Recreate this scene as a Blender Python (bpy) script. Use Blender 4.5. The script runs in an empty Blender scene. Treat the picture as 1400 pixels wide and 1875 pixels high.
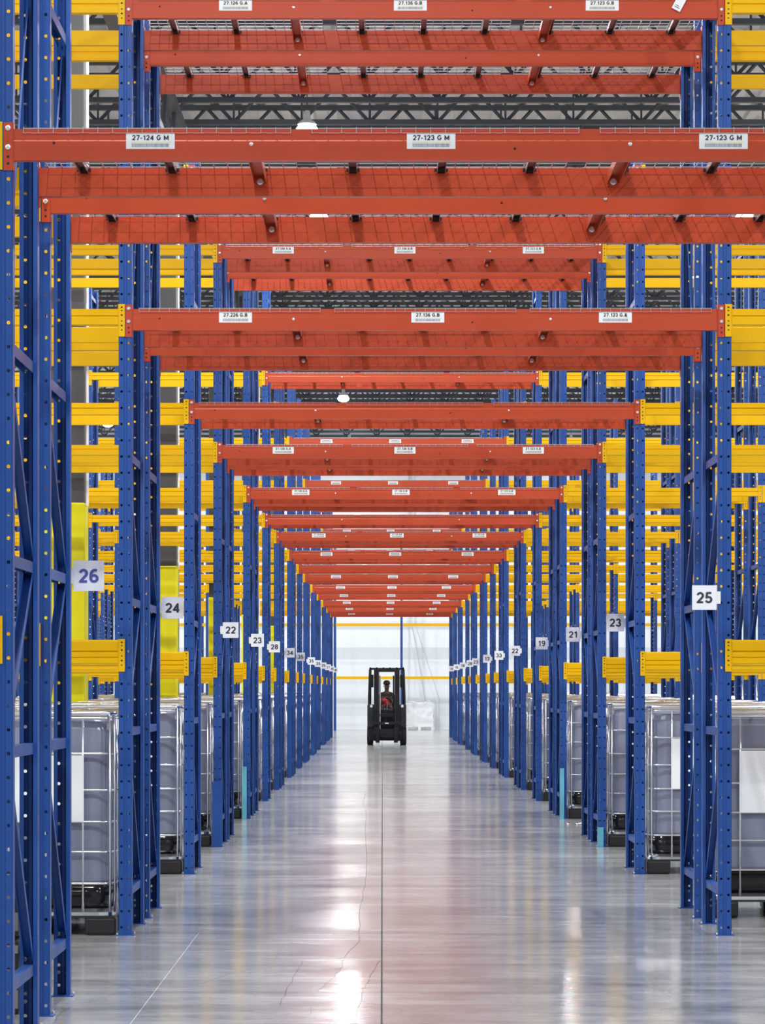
import bpy, math, random
from mathutils import Vector, Matrix
random.seed(7)
sc = bpy.context.scene
COL = sc.collection
PI = math.pi

# ------------------------------------------------------------------ camera, light, exposure
F = 5400.0                      # focal length in pixels of the 1400 px wide frame
cam_d = bpy.data.cameras.new('camera'); cam = bpy.data.objects.new('camera', cam_d); COL.objects.link(cam)
cam.location = (0, 0, 1.6); cam.rotation_euler = (PI/2, 0, 0)
cam_d.sensor_fit = 'HORIZONTAL'; cam_d.sensor_width = 36; cam_d.lens = F/1400*36
cam_d.shift_y = (1260-937.5)/1400; cam_d.clip_start = .1; cam_d.clip_end = 400
sc.camera = cam
sc.view_settings.view_transform = 'Standard'; sc.view_settings.look = 'None'
sc.view_settings.gamma = 1; sc.view_settings.use_curve_mapping = False
sc.view_settings.exposure = 0.0
world = bpy.data.worlds.new('world'); sc.world = world; world.use_nodes = True
bg = world.node_tree.nodes['Background']; bg.inputs[0].default_value = (.86, .92, 1, 1); bg.inputs[1].default_value = .5
LAMP_W = 480.0                  # every high bay lamp
LAMP_WALL_W = 450.0             # the lamps over the last aisle, by the white wall
LAMP_XS = [-17.84, -9.54, -1.24, 7.06, 15.36]
LAMP_YS = [3.5+9*i for i in range(12)] + [110.5]
LAMP_Z = 10.8

# ------------------------------------------------------------------ materials
def mat(name, col, rough=.5, metal=0.0, coat=0.0, emit=None, noise=0.0, nscale=8.0, spec=.5):
    m = bpy.data.materials.new(name); m.use_nodes = True
    nt = m.node_tree; b = nt.nodes['Principled BSDF']
    b.inputs['Base Color'].default_value = (*col, 1); b.inputs['Roughness'].default_value = rough
    b.inputs['Metallic'].default_value = metal; b.inputs['Coat Weight'].default_value = coat
    b.inputs['Specular IOR Level'].default_value = spec
    if emit:
        b.inputs['Emission Color'].default_value = (*emit[:3], 1); b.inputs['Emission Strength'].default_value = emit[3]
    if noise:
        tc = nt.nodes.new('ShaderNodeTexCoord'); n = nt.nodes.new('ShaderNodeTexNoise')
        n.inputs['Scale'].default_value = nscale; n.inputs['Detail'].default_value = 4
        nt.links.new(tc.outputs['Object'], n.inputs['Vector'])
        mx = nt.nodes.new('ShaderNodeMixRGB'); mx.blend_type = 'MIX'
        mx.inputs[1].default_value = (*[c*(1-noise) for c in col], 1); mx.inputs[2].default_value = (*[min(1, c*(1+noise)) for c in col], 1)
        nt.links.new(n.outputs['Fac'], mx.inputs[0]); nt.links.new(mx.outputs[0], b.inputs['Base Color'])
        mr = nt.nodes.new('ShaderNodeMapRange'); mr.inputs[3].default_value = rough*.8; mr.inputs[4].default_value = rough*1.25
        nt.links.new(n.outputs['Fac'], mr.inputs[0]); nt.links.new(mr.outputs[0], b.inputs['Roughness'])
    return m
M = {}
M['blue'] = mat('blue_paint', (.012, .072, .31), .38, noise=.10, nscale=3)
M['orange'] = mat('orange_paint', (.50, .060, .018), .38, spec=.4, noise=.08, nscale=2)
M['yellow'] = mat('yellow_paint', (.84, .47, .0), .42, spec=.25, noise=.06, nscale=2)
M['guard_yellow'] = mat('guard_yellow_plastic', (.82, .76, .0), .45)
M['zinc'] = mat('zinc_bolt', (.82, .83, .85), .3, .8)
M['galv'] = mat('galvanised_wire', (.50, .50, .52), .4, .9)
M['support'] = mat('support_steel', (.35, .22, .22), .4, .7)
M['dark'] = mat('dark_hole', (.015, .013, .012), .8)
M['black'] = mat('black_plastic', (.018, .018, .02), .4)
M['label'] = mat('label_white', (.86, .87, .88), .5)
M['labely'] = mat('label_yellow', (.85, .72, .05), .5)
M['ink'] = mat('ink_dark', (.04, .04, .05), .6)
M['grey_ink'] = mat('ink_grey', (.25, .25, .27), .6)
M['blue_ink'] = mat('ink_blue', (.10, .12, .42), .8, spec=.1)
M['sign'] = mat('sign_white', (.86, .89, .97), .5)
M['bottle'] = mat('tote_bottle_plastic', (.22, .24, .33), .22, noise=.1, nscale=3)
M['skirt'] = mat('tote_black_skirt', (.008, .008, .01), .12)
M['tube'] = mat('steel_tube', (.80, .82, .85), .22, 1.0)
M['plate'] = mat('aluminium_plate', (.93, .95, .97), .3, .1)
M['red'] = mat('red_plastic', (.65, .02, .02), .4)
M['column'] = mat('column_grey', (.07, .07, .07), .6, noise=.08)
M['white'] = mat('white_paint', (.88, .88, .88), .5)
M['teal'] = mat('teal_plastic', (.12, .42, .55), .45)
M['joist'] = mat('joist_black', (.085, .098, .12), .55)
M['lens'] = mat('lamp_lens', (.9, .9, .9), .4, emit=(1, 1, 1, 25))
M['truck'] = mat('truck_charcoal', (.010, .011, .016), .45, spec=.3)
M['truck_grey'] = mat('truck_grey', (.03, .033, .045), .45, spec=.3)
M['rubber'] = mat('rubber', (.012, .012, .012), .8)
M['skin'] = mat('skin', (.16, .08, .05), .6)
M['cloth_dark'] = mat('dark_clothing', (.03, .022, .03), .9)
M['cloth_red'] = mat('red_clothing', (.62, .03, .04), .9)
M['film'] = mat('white_film', (.86, .88, .9), .25)
M['joint'] = mat('joint_filler', (.10, .10, .10), 1.0, spec=0)
M['cable'] = mat('grey_cable', (.55, .57, .58), .6)
M['grey_paint'] = mat('grey_paint', (.22, .22, .24), .4)

def floor_mat():
    m = bpy.data.materials.new('polished_concrete'); m.use_nodes = True
    nt = m.node_tree; N = nt.nodes; L = nt.links; b = N['Principled BSDF']
    tc = N.new('ShaderNodeTexCoord')
    def noise(scale, vec_scale, det=6, rough=.6):
        mp = N.new('ShaderNodeMapping'); mp.inputs['Scale'].default_value = vec_scale
        L.new(tc.outputs['Object'], mp.inputs[0])
        n = N.new('ShaderNodeTexNoise'); n.inputs['Scale'].default_value = scale; n.inputs['Detail'].default_value = det
        n.inputs['Roughness'].default_value = rough
        L.new(mp.outputs[0], n.inputs['Vector']); return n
    n1 = noise(.9, (1, .45, 1)); n2 = noise(4, (.35, 1.3, 1)); n3 = noise(.25, (1, 1, 1), 3)
    r1 = N.new('ShaderNodeValToRGB')
    r1.color_ramp.elements[0].position = .3; r1.color_ramp.elements[0].color = (.27, .275, .28, 1)
    r1.color_ramp.elements[1].position = .7; r1.color_ramp.elements[1].color = (.42, .42, .415, 1)
    L.new(n1.outputs['Fac'], r1.inputs[0])
    mx = N.new('ShaderNodeMixRGB'); mx.blend_type = 'OVERLAY'; mx.inputs[0].default_value = .5
    L.new(r1.outputs[0], mx.inputs[1]); L.new(n2.outputs['Fac'], mx.inputs[2])
    # fine cracks
    vm = N.new('ShaderNodeMapping'); vm.inputs['Scale'].default_value = (.5, .16, 1); L.new(tc.outputs['Object'], vm.inputs[0])
    wn = N.new('ShaderNodeTexNoise'); wn.inputs['Scale'].default_value = 1.2; L.new(vm.outputs[0], wn.inputs['Vector'])
    ad = N.new('ShaderNodeMixRGB'); ad.blend_type = 'ADD'; ad.inputs[0].default_value = .8
    L.new(vm.outputs[0], ad.inputs[1]); L.new(wn.outputs['Color'], ad.inputs[2])
    vo = N.new('ShaderNodeTexVoronoi'); vo.feature = 'DISTANCE_TO_EDGE'; vo.inputs['Scale'].default_value = .55
    L.new(ad.outputs[0], vo.inputs['Vector'])
    lt = N.new('ShaderNodeMath'); lt.operation = 'LESS_THAN'; lt.inputs[1].default_value = .0012
    L.new(vo.outputs['Distance'], lt.inputs[0])
    cm = N.new('ShaderNodeMixRGB'); cm.inputs[2].default_value = (.10, .10, .10, 1)
    ml = N.new('ShaderNodeMath'); ml.operation = 'MULTIPLY'; ml.inputs[1].default_value = .3
    L.new(lt.outputs[0], ml.inputs[0]); L.new(ml.outputs[0], cm.inputs[0]); L.new(mx.outputs[0], cm.inputs[1])
    L.new(cm.outputs[0], b.inputs['Base Color'])
    rr = N.new('ShaderNodeMapRange'); rr.inputs[1].default_value = .3; rr.inputs[2].default_value = .7
    rr.inputs[3].default_value = .10; rr.inputs[4].default_value = .20
    av = N.new('ShaderNodeMath'); av.operation = 'ADD'; hf = N.new('ShaderNodeMath'); hf.operation = 'MULTIPLY'; hf.inputs[1].default_value = .5
    L.new(n3.outputs['Fac'], av.inputs[0]); L.new(n2.outputs['Fac'], av.inputs[1]); L.new(av.outputs[0], hf.inputs[0]); L.new(hf.outputs[0], rr.inputs[0]); L.new(rr.outputs[0], b.inputs['Roughness'])
    bp = N.new('ShaderNodeBump'); bp.inputs['Strength'].default_value = .045; bp.inputs['Distance'].default_value = .02
    n4 = noise(2.2, (.5, 1.6, 1), 3)
    L.new(n4.outputs['Fac'], bp.inputs['Height']); L.new(bp.outputs[0], b.inputs['Normal'])
    return m
M['floor'] = floor_mat()

def wall_mat():
    m = bpy.data.materials.new('white_wall_panels'); m.use_nodes = True
    nt = m.node_tree; N = nt.nodes; L = nt.links; b = N['Principled BSDF']
    tc = N.new('ShaderNodeTexCoord'); sp = N.new('ShaderNodeSeparateXYZ'); L.new(tc.outputs['Object'], sp.inputs[0])
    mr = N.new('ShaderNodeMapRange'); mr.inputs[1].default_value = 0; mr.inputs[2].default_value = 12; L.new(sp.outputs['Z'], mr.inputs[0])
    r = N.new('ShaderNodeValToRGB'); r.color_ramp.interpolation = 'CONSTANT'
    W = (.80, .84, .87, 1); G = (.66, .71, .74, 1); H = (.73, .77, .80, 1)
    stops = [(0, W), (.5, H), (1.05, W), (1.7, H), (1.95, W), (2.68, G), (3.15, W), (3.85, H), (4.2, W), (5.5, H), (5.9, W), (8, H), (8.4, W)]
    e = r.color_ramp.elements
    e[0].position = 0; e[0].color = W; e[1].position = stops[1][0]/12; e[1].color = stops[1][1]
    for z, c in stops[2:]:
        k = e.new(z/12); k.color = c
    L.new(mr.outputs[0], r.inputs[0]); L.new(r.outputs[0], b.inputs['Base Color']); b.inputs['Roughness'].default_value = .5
    return m
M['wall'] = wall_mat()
M['wall_side'] = mat('side_wall_paint', (.72, .74, .76), .6)

def deck_mat():
    m = bpy.data.materials.new('galvanised_roof_deck'); m.use_nodes = True
    nt = m.node_tree; N = nt.nodes; L = nt.links; b = N['Principled BSDF']
    tc = N.new('ShaderNodeTexCoord'); mp = N.new('ShaderNodeMapping'); mp.inputs['Scale'].default_value = (1.5, .5, 1)
    L.new(tc.outputs['Object'], mp.inputs[0])
    n = N.new('ShaderNodeTexNoise'); n.inputs['Scale'].default_value = 1.3; n.inputs['Detail'].default_value = 6; L.new(mp.outputs[0], n.inputs['Vector'])
    r = N.new('ShaderNodeValToRGB'); r.color_ramp.elements[0].position = .3; r.color_ramp.elements[0].color = (.62, .65, .68, 1)
    r.color_ramp.elements[1].position = .7; r.color_ramp.elements[1].color = (.86, .88, .9, 1)
    L.new(n.outputs['Fac'], r.inputs[0]); L.new(r.outputs[0], b.inputs['Base Color'])
    b.inputs['Roughness'].default_value = .5; b.inputs['Metallic'].default_value = .2
    return m
M['deck'] = deck_mat()

# ------------------------------------------------------------------ helpers
class MB:
    def __init__(s): s.v = []; s.f = []; s.mi = []; s.mats = []
    def _m(s, m):
        if m not in s.mats: s.mats.append(m)
        return s.mats.index(m)
    def face(s, vs, m):
        k = len(s.v); s.v += [tuple(p) for p in vs]; s.f.append(tuple(range(k, k+len(vs)))); s.mi.append(s._m(m))
    def box(s, x0, x1, y0, y1, z0, z1, m, mx=None):
        P = [Vector((x, y, z)) for z in (z0, z1) for y in (y0, y1) for x in (x0, x1)]
        if mx is not None: P = [mx @ p for p in P]
        k = len(s.v); s.v += [tuple(p) for p in P]; i = s._m(m)
        for q in ((0, 2, 3, 1), (4, 5, 7, 6), (0, 1, 5, 4), (2, 6, 7, 3), (0, 4, 6, 2), (1, 3, 7, 5)):
            s.f.append(tuple(k+a for a in q)); s.mi.append(i)
    def tube(s, pts, r, m, n=8, caps=True):
        pts = [Vector(p) for p in pts]; i = s._m(m); rings = []
        rs = r if isinstance(r, (list, tuple)) else [r]*len(pts)
        up = None
        for a, p in enumerate(pts):
            if a == 0: t = (pts[1]-p)
            elif a == len(pts)-1: t = (p-pts[a-1])
            else: t = (pts[a+1]-p).normalized()+(p-pts[a-1]).normalized()
            t.normalize()
            if up is None:
                up = Vector((0, 0, 1)) if abs(t.z) < .9 else Vector((1, 0, 0))
            u = t.cross(up); u.normalize(); w = u.cross(t).normalized(); up = w
            k = len(s.v)
            for j in range(n):
                an = 2*PI*j/n; s.v.append(tuple(p+u*math.cos(an)*rs[a]+w*math.sin(an)*rs[a]))
            rings.append(k)
        for a in range(len(rings)-1):
            for j in range(n):
                s.f.append((rings[a]+j, rings[a]+(j+1) % n, rings[a+1]+(j+1) % n, rings[a+1]+j)); s.mi.append(i)
        if caps:
            s.f.append(tuple(rings[0]+j for j in range(n-1, -1, -1))); s.mi.append(i)
            s.f.append(tuple(rings[-1]+j for j in range(n))); s.mi.append(i)
    def extrude_x(s, prof, x0, x1, m):      # closed profile of (y,z)
        k = len(s.v); n = len(prof); i = s._m(m)
        for x in (x0, x1): s.v += [(x, y, z) for y, z in prof]
        for j in range(n):
            s.f.append((k+j, k+(j+1) % n, k+n+(j+1) % n, k+n+j)); s.mi.append(i)
        s.f.append(tuple(k+j for j in range(n-1, -1, -1))); s.mi.append(i)
        s.f.append(tuple(k+n+j for j in range(n))); s.mi.append(i)
    def extrude_z(s, prof, z0, z1, m, z_in=0):
        k = len(s.v); n = len(prof); i = s._m(m)
        for z in (z0, z1): s.v += [(x, y, z) for x, y in prof]
        for j in range(n):
            s.f.append((k+j, k+(j+1) % n, k+n+(j+1) % n, k+n+j)); s.mi.append(i)
        s.f.append(tuple(k+j for j in range(n-1, -1, -1))); s.mi.append(i)
        s.f.append(tuple(k+n+j for j in range(n))); s.mi.append(i)
    def lathe(s, prof, c, m, n=16, axis='z'):   # prof of (r, h)
        k = len(s.v); i = s._m(m)
        for r, h in prof:
            for j in range(n):
                a = 2*PI*j/n; p = (r*math.cos(a), r*math.sin(a), h)
                if axis == 'y': p = (p[0], p[2], p[1])
                if axis == 'x': p = (p[2], p[0], p[1])
                s.v.append((c[0]+p[0], c[1]+p[1], c[2]+p[2]))
        for a in range(len(prof)-1):
            for j in range(n):
                s.f.append((k+a*n+j, k+a*n+(j+1) % n, k+(a+1)*n+(j+1) % n, k+(a+1)*n+j)); s.mi.append(i)
        s.f.append(tuple(k+j for j in range(n-1, -1, -1))); s.mi.append(i)
        e = k+(len(prof)-1)*n; s.f.append(tuple(e+j for j in range(n))); s.mi.append(i)
    def mesh(s, name, smooth=False):
        me = bpy.data.meshes.new(name); me.from_pydata(s.v, [], s.f)
        for m in s.mats: me.materials.append(m)
        me.polygons.foreach_set('material_index', s.mi)
        if smooth: me.polygons.foreach_set('use_smooth', [True]*len(s.f))
        me.update(); return me
    def build(s, name, parent=None, loc=(0, 0, 0), smooth=False, bevel=0):
        o = bpy.data.objects.new(name, s.mesh(name, smooth)); COL.objects.link(o); o.location = loc
        if parent is not None: o.parent = parent
        if bevel:
            b = o.modifiers.new('bevel', 'BEVEL'); b.width = bevel; b.segments = 2; b.limit_method = 'ANGLE'
        return o

def tag(o, label=None, cat=None, group=None, kind=None):
    if label: o['label'] = label
    if cat: o['category'] = cat; kind = kind or 'thing'
    if group: o['group'] = group
    if kind: o['kind'] = kind
    return o
def empty(name, loc=(0, 0, 0)):
    o = bpy.data.objects.new(name, None); COL.objects.link(o); o.location = loc; o.empty_display_size = .1; return o
def copy_tree(o, parent=None):
    c = o.copy(); COL.objects.link(c); c.parent = parent
    for ch in KIDS.get(o.name, []): copy_tree(ch, c)
    return c
KIDS = {}
def learn(o):       # remember the children of a prototype, so copying stays quick
    KIDS[o.name] = list(o.children)
    for c in o.children: learn(c)
USED = set()
def place(proto, loc, label, cat, group):
    if proto.name not in USED:
        USED.add(proto.name); o = proto
    else: o = copy_tree(proto)
    o.location = loc; tag(o, label, cat, group); return o

def arc(cx, cy, rx, ry, a0, a1):
    n = max(5, int(abs(a1-a0)/18)); return [(cx+rx*math.cos(math.radians(a0+(a1-a0)*i/n)), cy+ry*math.sin(math.radians(a0+(a1-a0)*i/n))) for i in range(n+1)]
_six = [arc(.31, .305, .215, .23, 0, 360), arc(.37, .50, .275, .425, 62, 180)+[(.095, .31)]]
GLYPH = {
 '0': (.6, [arc(.3, .5, .215, .425, 0, 360)]), '1': (.5, [[(.10, .73), (.33, .90), (.33, 0)]]),
 '2': (.6, [arc(.3, .68, .215, .245, 168, -35)+[(.09, .075), (.54, .075)]]),
 '3': (.6, [arc(.29, .71, .19, .215, 165, -80), arc(.29, .285, .225, .21, 85, -165)]),
 '4': (.6, [[(.43, 0), (.43, .90), (.07, .27), (.59, .27)]]),
 '5': (.6, [[(.52, .925), (.17, .925), (.12, .50)]+arc(.29, .315, .225, .24, 125, -160)]),
 '6': (.6, _six), '7': (.6, [[(.06, .925), (.54, .925), (.24, 0)]]),
 '8': (.6, [arc(.3, .71, .175, .205, 0, 360), arc(.3, .285, .215, .21, 0, 360)]),
 '9': (.6, [[(.6-x, 1-y) for x, y in p] for p in _six]),
 'G': (.78, [arc(.39, .5, .30, .425, 42, 318)+[(.665, .44), (.42, .44)]]),
 'M': (.84, [[(.09, 0), (.09, .90), (.42, .2), (.75, .90), (.75, 0)]]),
 'B': (.68, [[(.1, .5), (.33, .5)]+arc(.35, .2875, .20, .2125, 90, -90)+[(.1, .075), (.1, .925), (.33, .925)]+arc(.33, .7125, .18, .2125, 90, -90)]),
 'A': (.70, [[(.04, 0), (.35, .92), (.66, 0)], [(.15, .28), (.55, .28)]]),
 '-': (.38, [[(.04, .38), (.34, .38)]]), '.': (.28, [[(.14, 0), (.14, .15)]]),
 '&': (.68, [arc(.3, .73, .15, .185, 0, 360), arc(.27, .27, .2, .2, 0, 360), [(.2, .6), (.64, 0)]]), ' ': (.30, [])}
_txt = {}
def text_mesh(s, size, m, bold=.155):
    key = (s, size, m.name, bold)
    if key in _txt: return _txt[key]
    b = MB(); x0 = 0; h = bold/2
    for ch in s:
        w, paths = GLYPH[ch]
        for p in paths:
            for a in range(len(p)-1):
                (ax, ay), (cx, cy) = p[a], p[a+1]; L = math.hypot(cx-ax, cy-ay)
                if L < 1e-6: continue
                nx, ny = -(cy-ay)/L*h, (cx-ax)/L*h
                b.face([(ax+nx, 0, ay+ny), (ax-nx, 0, ay-ny), (cx-nx, 0, cy-ny), (cx+nx, 0, cy+ny)], m)
                if a: b.face([(ax+h*math.cos(k*PI/5), 0, ay+h*math.sin(k*PI/5)) for k in range(10)], m)
        x0 += w+.09
        for q in range(b.__dict__.get('mark', 0), len(b.v)): b.v[q] = (b.v[q][0]+x0-w-.09, b.v[q][1], b.v[q][2])
        b.mark = len(b.v)
    W = x0-.09
    for q, f in enumerate(b.f):
        nx = (b.v[f[1]][0]-b.v[f[0]][0])*(b.v[f[2]][2]-b.v[f[1]][2])-(b.v[f[1]][2]-b.v[f[0]][2])*(b.v[f[2]][0]-b.v[f[1]][0])
        for a in f: b.v[a] = (b.v[a][0], -q*.00001, b.v[a][2])
        if nx < 0: b.f[q] = f[::-1]
    b.v = [((x-W/2)*size, y, (z-.5)*size) for x, y, z in b.v]
    me = b.mesh('lettering'); _txt[key] = me; return me
def text(name, s, size, m, parent, loc, bold=.155, sx=1.0):
    o = bpy.data.objects.new(name, text_mesh(s, size, m, bold)); COL.objects.link(o); o.parent = parent; o.location = loc; o.scale.x = sx; return o

ORD = ['nearest', 'second', 'third', 'fourth', 'fifth', 'sixth', 'seventh', 'eighth', 'ninth', 'tenth', 'eleventh', 'twelfth', 'thirteenth', 'fourteenth', 'fifteenth', 'sixteenth']

# ------------------------------------------------------------------ the building
WALL_Y = 115.0; HALF = 27.0; ROOF = 11.95
def struct(o): o['kind'] = 'structure'; return o
b = MB(); b.box(-HALF, HALF, -8, WALL_Y+.3, -.2, 0, M['floor']); struct(b.build('floor'))
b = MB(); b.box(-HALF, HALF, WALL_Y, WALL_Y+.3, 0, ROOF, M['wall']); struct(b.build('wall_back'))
b = MB(); b.box(-HALF-.3, -HALF, -8, WALL_Y+.3, 0, ROOF, M['wall_side']); struct(b.build('wall_left'))
b = MB(); b.box(HALF, HALF+.3, -8, WALL_Y+.3, 0, ROOF, M['wall_side']); struct(b.build('wall_right'))
# corrugated roof deck, its ribs run along the aisle
b = MB(); x = -HALF; prof = []
while x < HALF:
    prof += [(x, ROOF), (x+.14, ROOF), (x+.18, ROOF+.06), (x+.38, ROOF+.06)]; x += .42
k = len(b.v); b.mats.append(M['deck'])
for (px, pz) in prof: b.v += [(px, -8, pz), (px, WALL_Y+.3, pz)]
for j in range(len(prof)-1): b.f.append((2*j, 2*j+1, 2*j+3, 2*j+2)); b.mi.append(0)
struct(b.build('ceiling'))
b = MB(); b.box(-.009, .001, -8, WALL_Y, .0, .0004, M['joint'])
struct(b.build('trim_1'))
# hairline cracks in the concrete
CR = [[(-.25, 45.5), (-.27, 41), (-.22, 39), (-.14, 25.1), (-.161, 21.2), (-.149, 18.6), (-.226, 17.5)], [(-.262, 17.5), (-.232, 17.45), (-.233, 16.9), (-.277, 16.2), (-.346, 15.6)],
      [(-.016, 17.35), (-.078, 16.2), (-.111, 15.4), (-.133, 14.05)], [(-.459, 17.35), (-.503, 15.8), (-.518, 14.9)], [(-.715, 14.65), (-.4, 14.3), (-.352, 14.45), (-.355, 14.8)]]
b = MB()
for path in CR:
    q = []
    for a in range(len(path)-1):
        (x0, y0), (x1, y1) = path[a], path[a+1]
        for t in range(6):
            f = t/6; q.append((x0+(x1-x0)*f+random.uniform(-.008, .008), y0+(y1-y0)*f))
    q.append(path[-1])
    for a in range(len(q)-1): b.face([(q[a][0]-.0014, q[a][1], .0005), (q[a][0]+.0014, q[a][1], .0005), (q[a+1][0]+.0014, q[a+1][1], .0005), (q[a+1][0]-.0014, q[a+1][1], .0005)], M['joint'])
struct(b.build('trim_2'))
b = MB(); b.box(-1.2022, -1.1998, 8, 19.3, 0, .0005, M['cable']); struct(b.build('trim_3'))
# open web joists across the hall
def joist_mb(x0, x1, h, pitch, m):
    b = MB()
    for z in (0, h):
        b.box(x0, x1, -.05, .05, z-.042, z+.042, m)
    x = x0; up = True
    while x < x1-pitch:
        za, zb = (0, h) if up else (h, 0)
        b.tube([(x, 0, za), (x+pitch, 0, zb)], .03, m, 4, False)
        if not up: b.tube([(x+pitch, 0, 0), (x+pitch, 0, h)], .018, m, 4, False)
        x += pitch; up = not up
    return b
jm = joist_mb(-HALF+.1, HALF-.1, .62, .58, M['joist']).mesh('ceiling_joist')
y = 1.0; n = 0
while y < WALL_Y-1:
    o = bpy.data.objects.new('ceiling_joist', jm); COL.objects.link(o); o.location = (0, y, ROOF-.68); struct(o); y += 1.9
# two deep girders along the column lines
for gx in (-3.42, 13.4, -20.2):
    b = MB()
    for z in (0, 1.0): b.box(-.09, .09, -4, WALL_Y, z-.06, z+.06, M['joist'])
    yy = 0
    while yy < WALL_Y-2:
        b.tube([(0, yy, 0), (0, yy+1.9/2, 1.0)], .035, M['joist'], 4, False); b.tube([(0, yy+.95, 1.0), (0, yy+1.9, 0)], .035, M['joist'], 4, False); yy += 1.9
    o = b.build('ceiling_girder', loc=(gx, 0, ROOF-1.85)); struct(o)

# high bay lamps
def make_lamp():
    r = empty('high_bay_lamp')
    b = MB(); b.lathe([(.03, .30), (.05, .28), (.06, .16), (.14, .10), (.16, .07), (.15, .06)], (0, 0, 0), M['white'], 20); b.build('housing', r, smooth=True)
    b = MB(); b.lathe([(.05, .075), (.13, .055), (.175, .01), (.185, -.03), (.165, -.075), (.11, -.11), (.05, -.13), (.01, -.135)], (0, 0, 0), M['lens'], 20); b.build('lens', r, smooth=True)
    b = MB(); b.tube([(0, 0, .29), (0, 0, ROOF-LAMP_Z+.04)], .01, M['joist'], 6); b.build('hanger', r)
    learn(r); return r
lamp = make_lamp()
lamp_data = bpy.data.lights.new('high_bay_light', 'AREA'); lamp_data.shape = 'DISK'; lamp_data.size = .42; lamp_data.energy = LAMP_W; lamp_data.color = (.96, .98, 1)
wall_data = lamp_data.copy(); wall_data.energy = LAMP_WALL_W
LX = {-17.84: 'far left', -9.54: 'left', -1.24: 'aisle', 7.06: 'right', 15.36: 'far right'}
for lx in LAMP_XS:
    for i, ly in enumerate(LAMP_YS):
        if lx == 7.06 and i == 10: continue
        if i == 9: ly -= 1.2
        o = place(lamp, (lx, ly, LAMP_Z), f'round white high bay lamp hanging from the roof, {LX[lx]} line, {ORD[i] if i < len(ORD) else "last"} from the camera', 'ceiling lamp', 'high bay lamps under the roof')
        li = bpy.data.objects.new('high_bay_light', wall_data if ly > 98 else lamp_data); COL.objects.link(li)
        li.location = (0, 0, -.16); li.parent = o

# ------------------------------------------------------------------ rack geometry
LIN, RIN = -1.62, 2.17          # clear edges of the aisle
PW = .085; RD = 1.0
Z1, Z2 = 3.915, 5.932           # undersides of the beams
# rows: (distance, double?)
ROWS = [(12.93, 2), (19.07, 2), (25.35, 1), (29.73, 2), (36.1, 2), (41.76, 1), (46.3, 2), (52.7, 2), (58.7, 1), (63.4, 2),
        (70.2, 2), (76.4, 1), (82.8, 2), (89.0, 2), (95.1, 1)]
LP, RP = 2.50, 2.43             # bay pitch
def line_x(side, k):            # centre of the k-th upright out from the aisle
    return LIN-PW/2-LP*k if side < 0 else RIN+PW/2+RP*k
def in_view(x, d, margin=1.0): return abs(x) < d*700/F+margin

def post_mb(h, sgn, holes=True):
    """C shaped upright with perforated web; web at y=0 looking to -sgn"""
    b = MB(); m = M['blue']; w = PW/2; t = .003
    Y = lambda y: y*sgn
    cols = (-.0235, .0235); hw = .0115; p = .105; r = .0085
    def quad(x0, x1, z0, z1, y0, y1):
        b.face([(x0, Y(y0), z0), (x1, Y(y1), z0), (x1, Y(y1), z1), (x0, Y(y0), z1)], m)
    # strips between hole columns: centre groove and edges
    quad(-w, cols[0]-hw, 0, h, 0, 0); quad(cols[1]+hw, w, 0, h, 0, 0)
    quad(cols[0]+hw, -.007, 0, h, 0, .005); quad(-.007, .007, 0, h, .005, .005); quad(.007, cols[1]-hw, 0, h, .005, 0)
    for cx in cols:
        z = 0; i = 0
        while z < h-1e-6:
            z1 = min(h, z+p); zc = z+p/2
            if z1-z < p*.99 or not holes: quad(cx-hw, cx+hw, z, z1, 0, 0)
            else:
                zl, zh = zc-hw, zc+hw
                quad(cx-hw, cx+hw, z, zl, 0, 0); quad(cx-hw, cx+hw, zh, z1, 0, 0)
                out = [(-1, -1), (0, -1), (1, -1), (1, 0), (1, 1), (0, 1), (-1, 1), (-1, 0)]
                O = [(cx+a*hw, 0, zc+c*hw) for a, c in out]
                I = [(cx+r*math.cos(math.atan2(c, a)), 0, zc+r*math.sin(math.atan2(c, a))) for a, c in out]
                for j in range(8):
                    q = (j+1) % 8; b.face([O[j], O[q], I[q], I[j]], m)
            z = z1
    d = .072
    for s in (-1, 1):
        b.box(min(s*w, s*(w-t)), max(s*w, s*(w-t)), min(Y(0), Y(d)), max(Y(0), Y(d)), 0, h, m)
        b.box(min(s*(w-t), s*(w-.02)), max(s*(w-t), s*(w-.02)), min(Y(d-t), Y(d)), max(Y(d-t), Y(d)), 0, h, m)
    return b
def footplate_mb(sgn):
    b = MB(); y0, y1 = (-.012, .09) if sgn > 0 else (-.09, .012)
    b.box(-.06, .06, y0, y1, 0, .006, M['blue'])
    for (x, y) in ((-.051, y0+.008), (.051, y1-.01)):
        b.lathe([(.007, .006), (.007, .016), (.004, .018)], (x, y, 0), M['zinc'], 8)
    return b
def brace_h(z):
    b = MB(); x = .024
    b.box(-x, x, .05, RD-.05, z-.002, z+.002, M['blue']); b.box(-x, -x+.003, .05, RD-.05, z-.05, z, M['blue']); b.box(x-.003, x, .05, RD-.05, z-.05, z, M['blue'])
    return b
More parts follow.
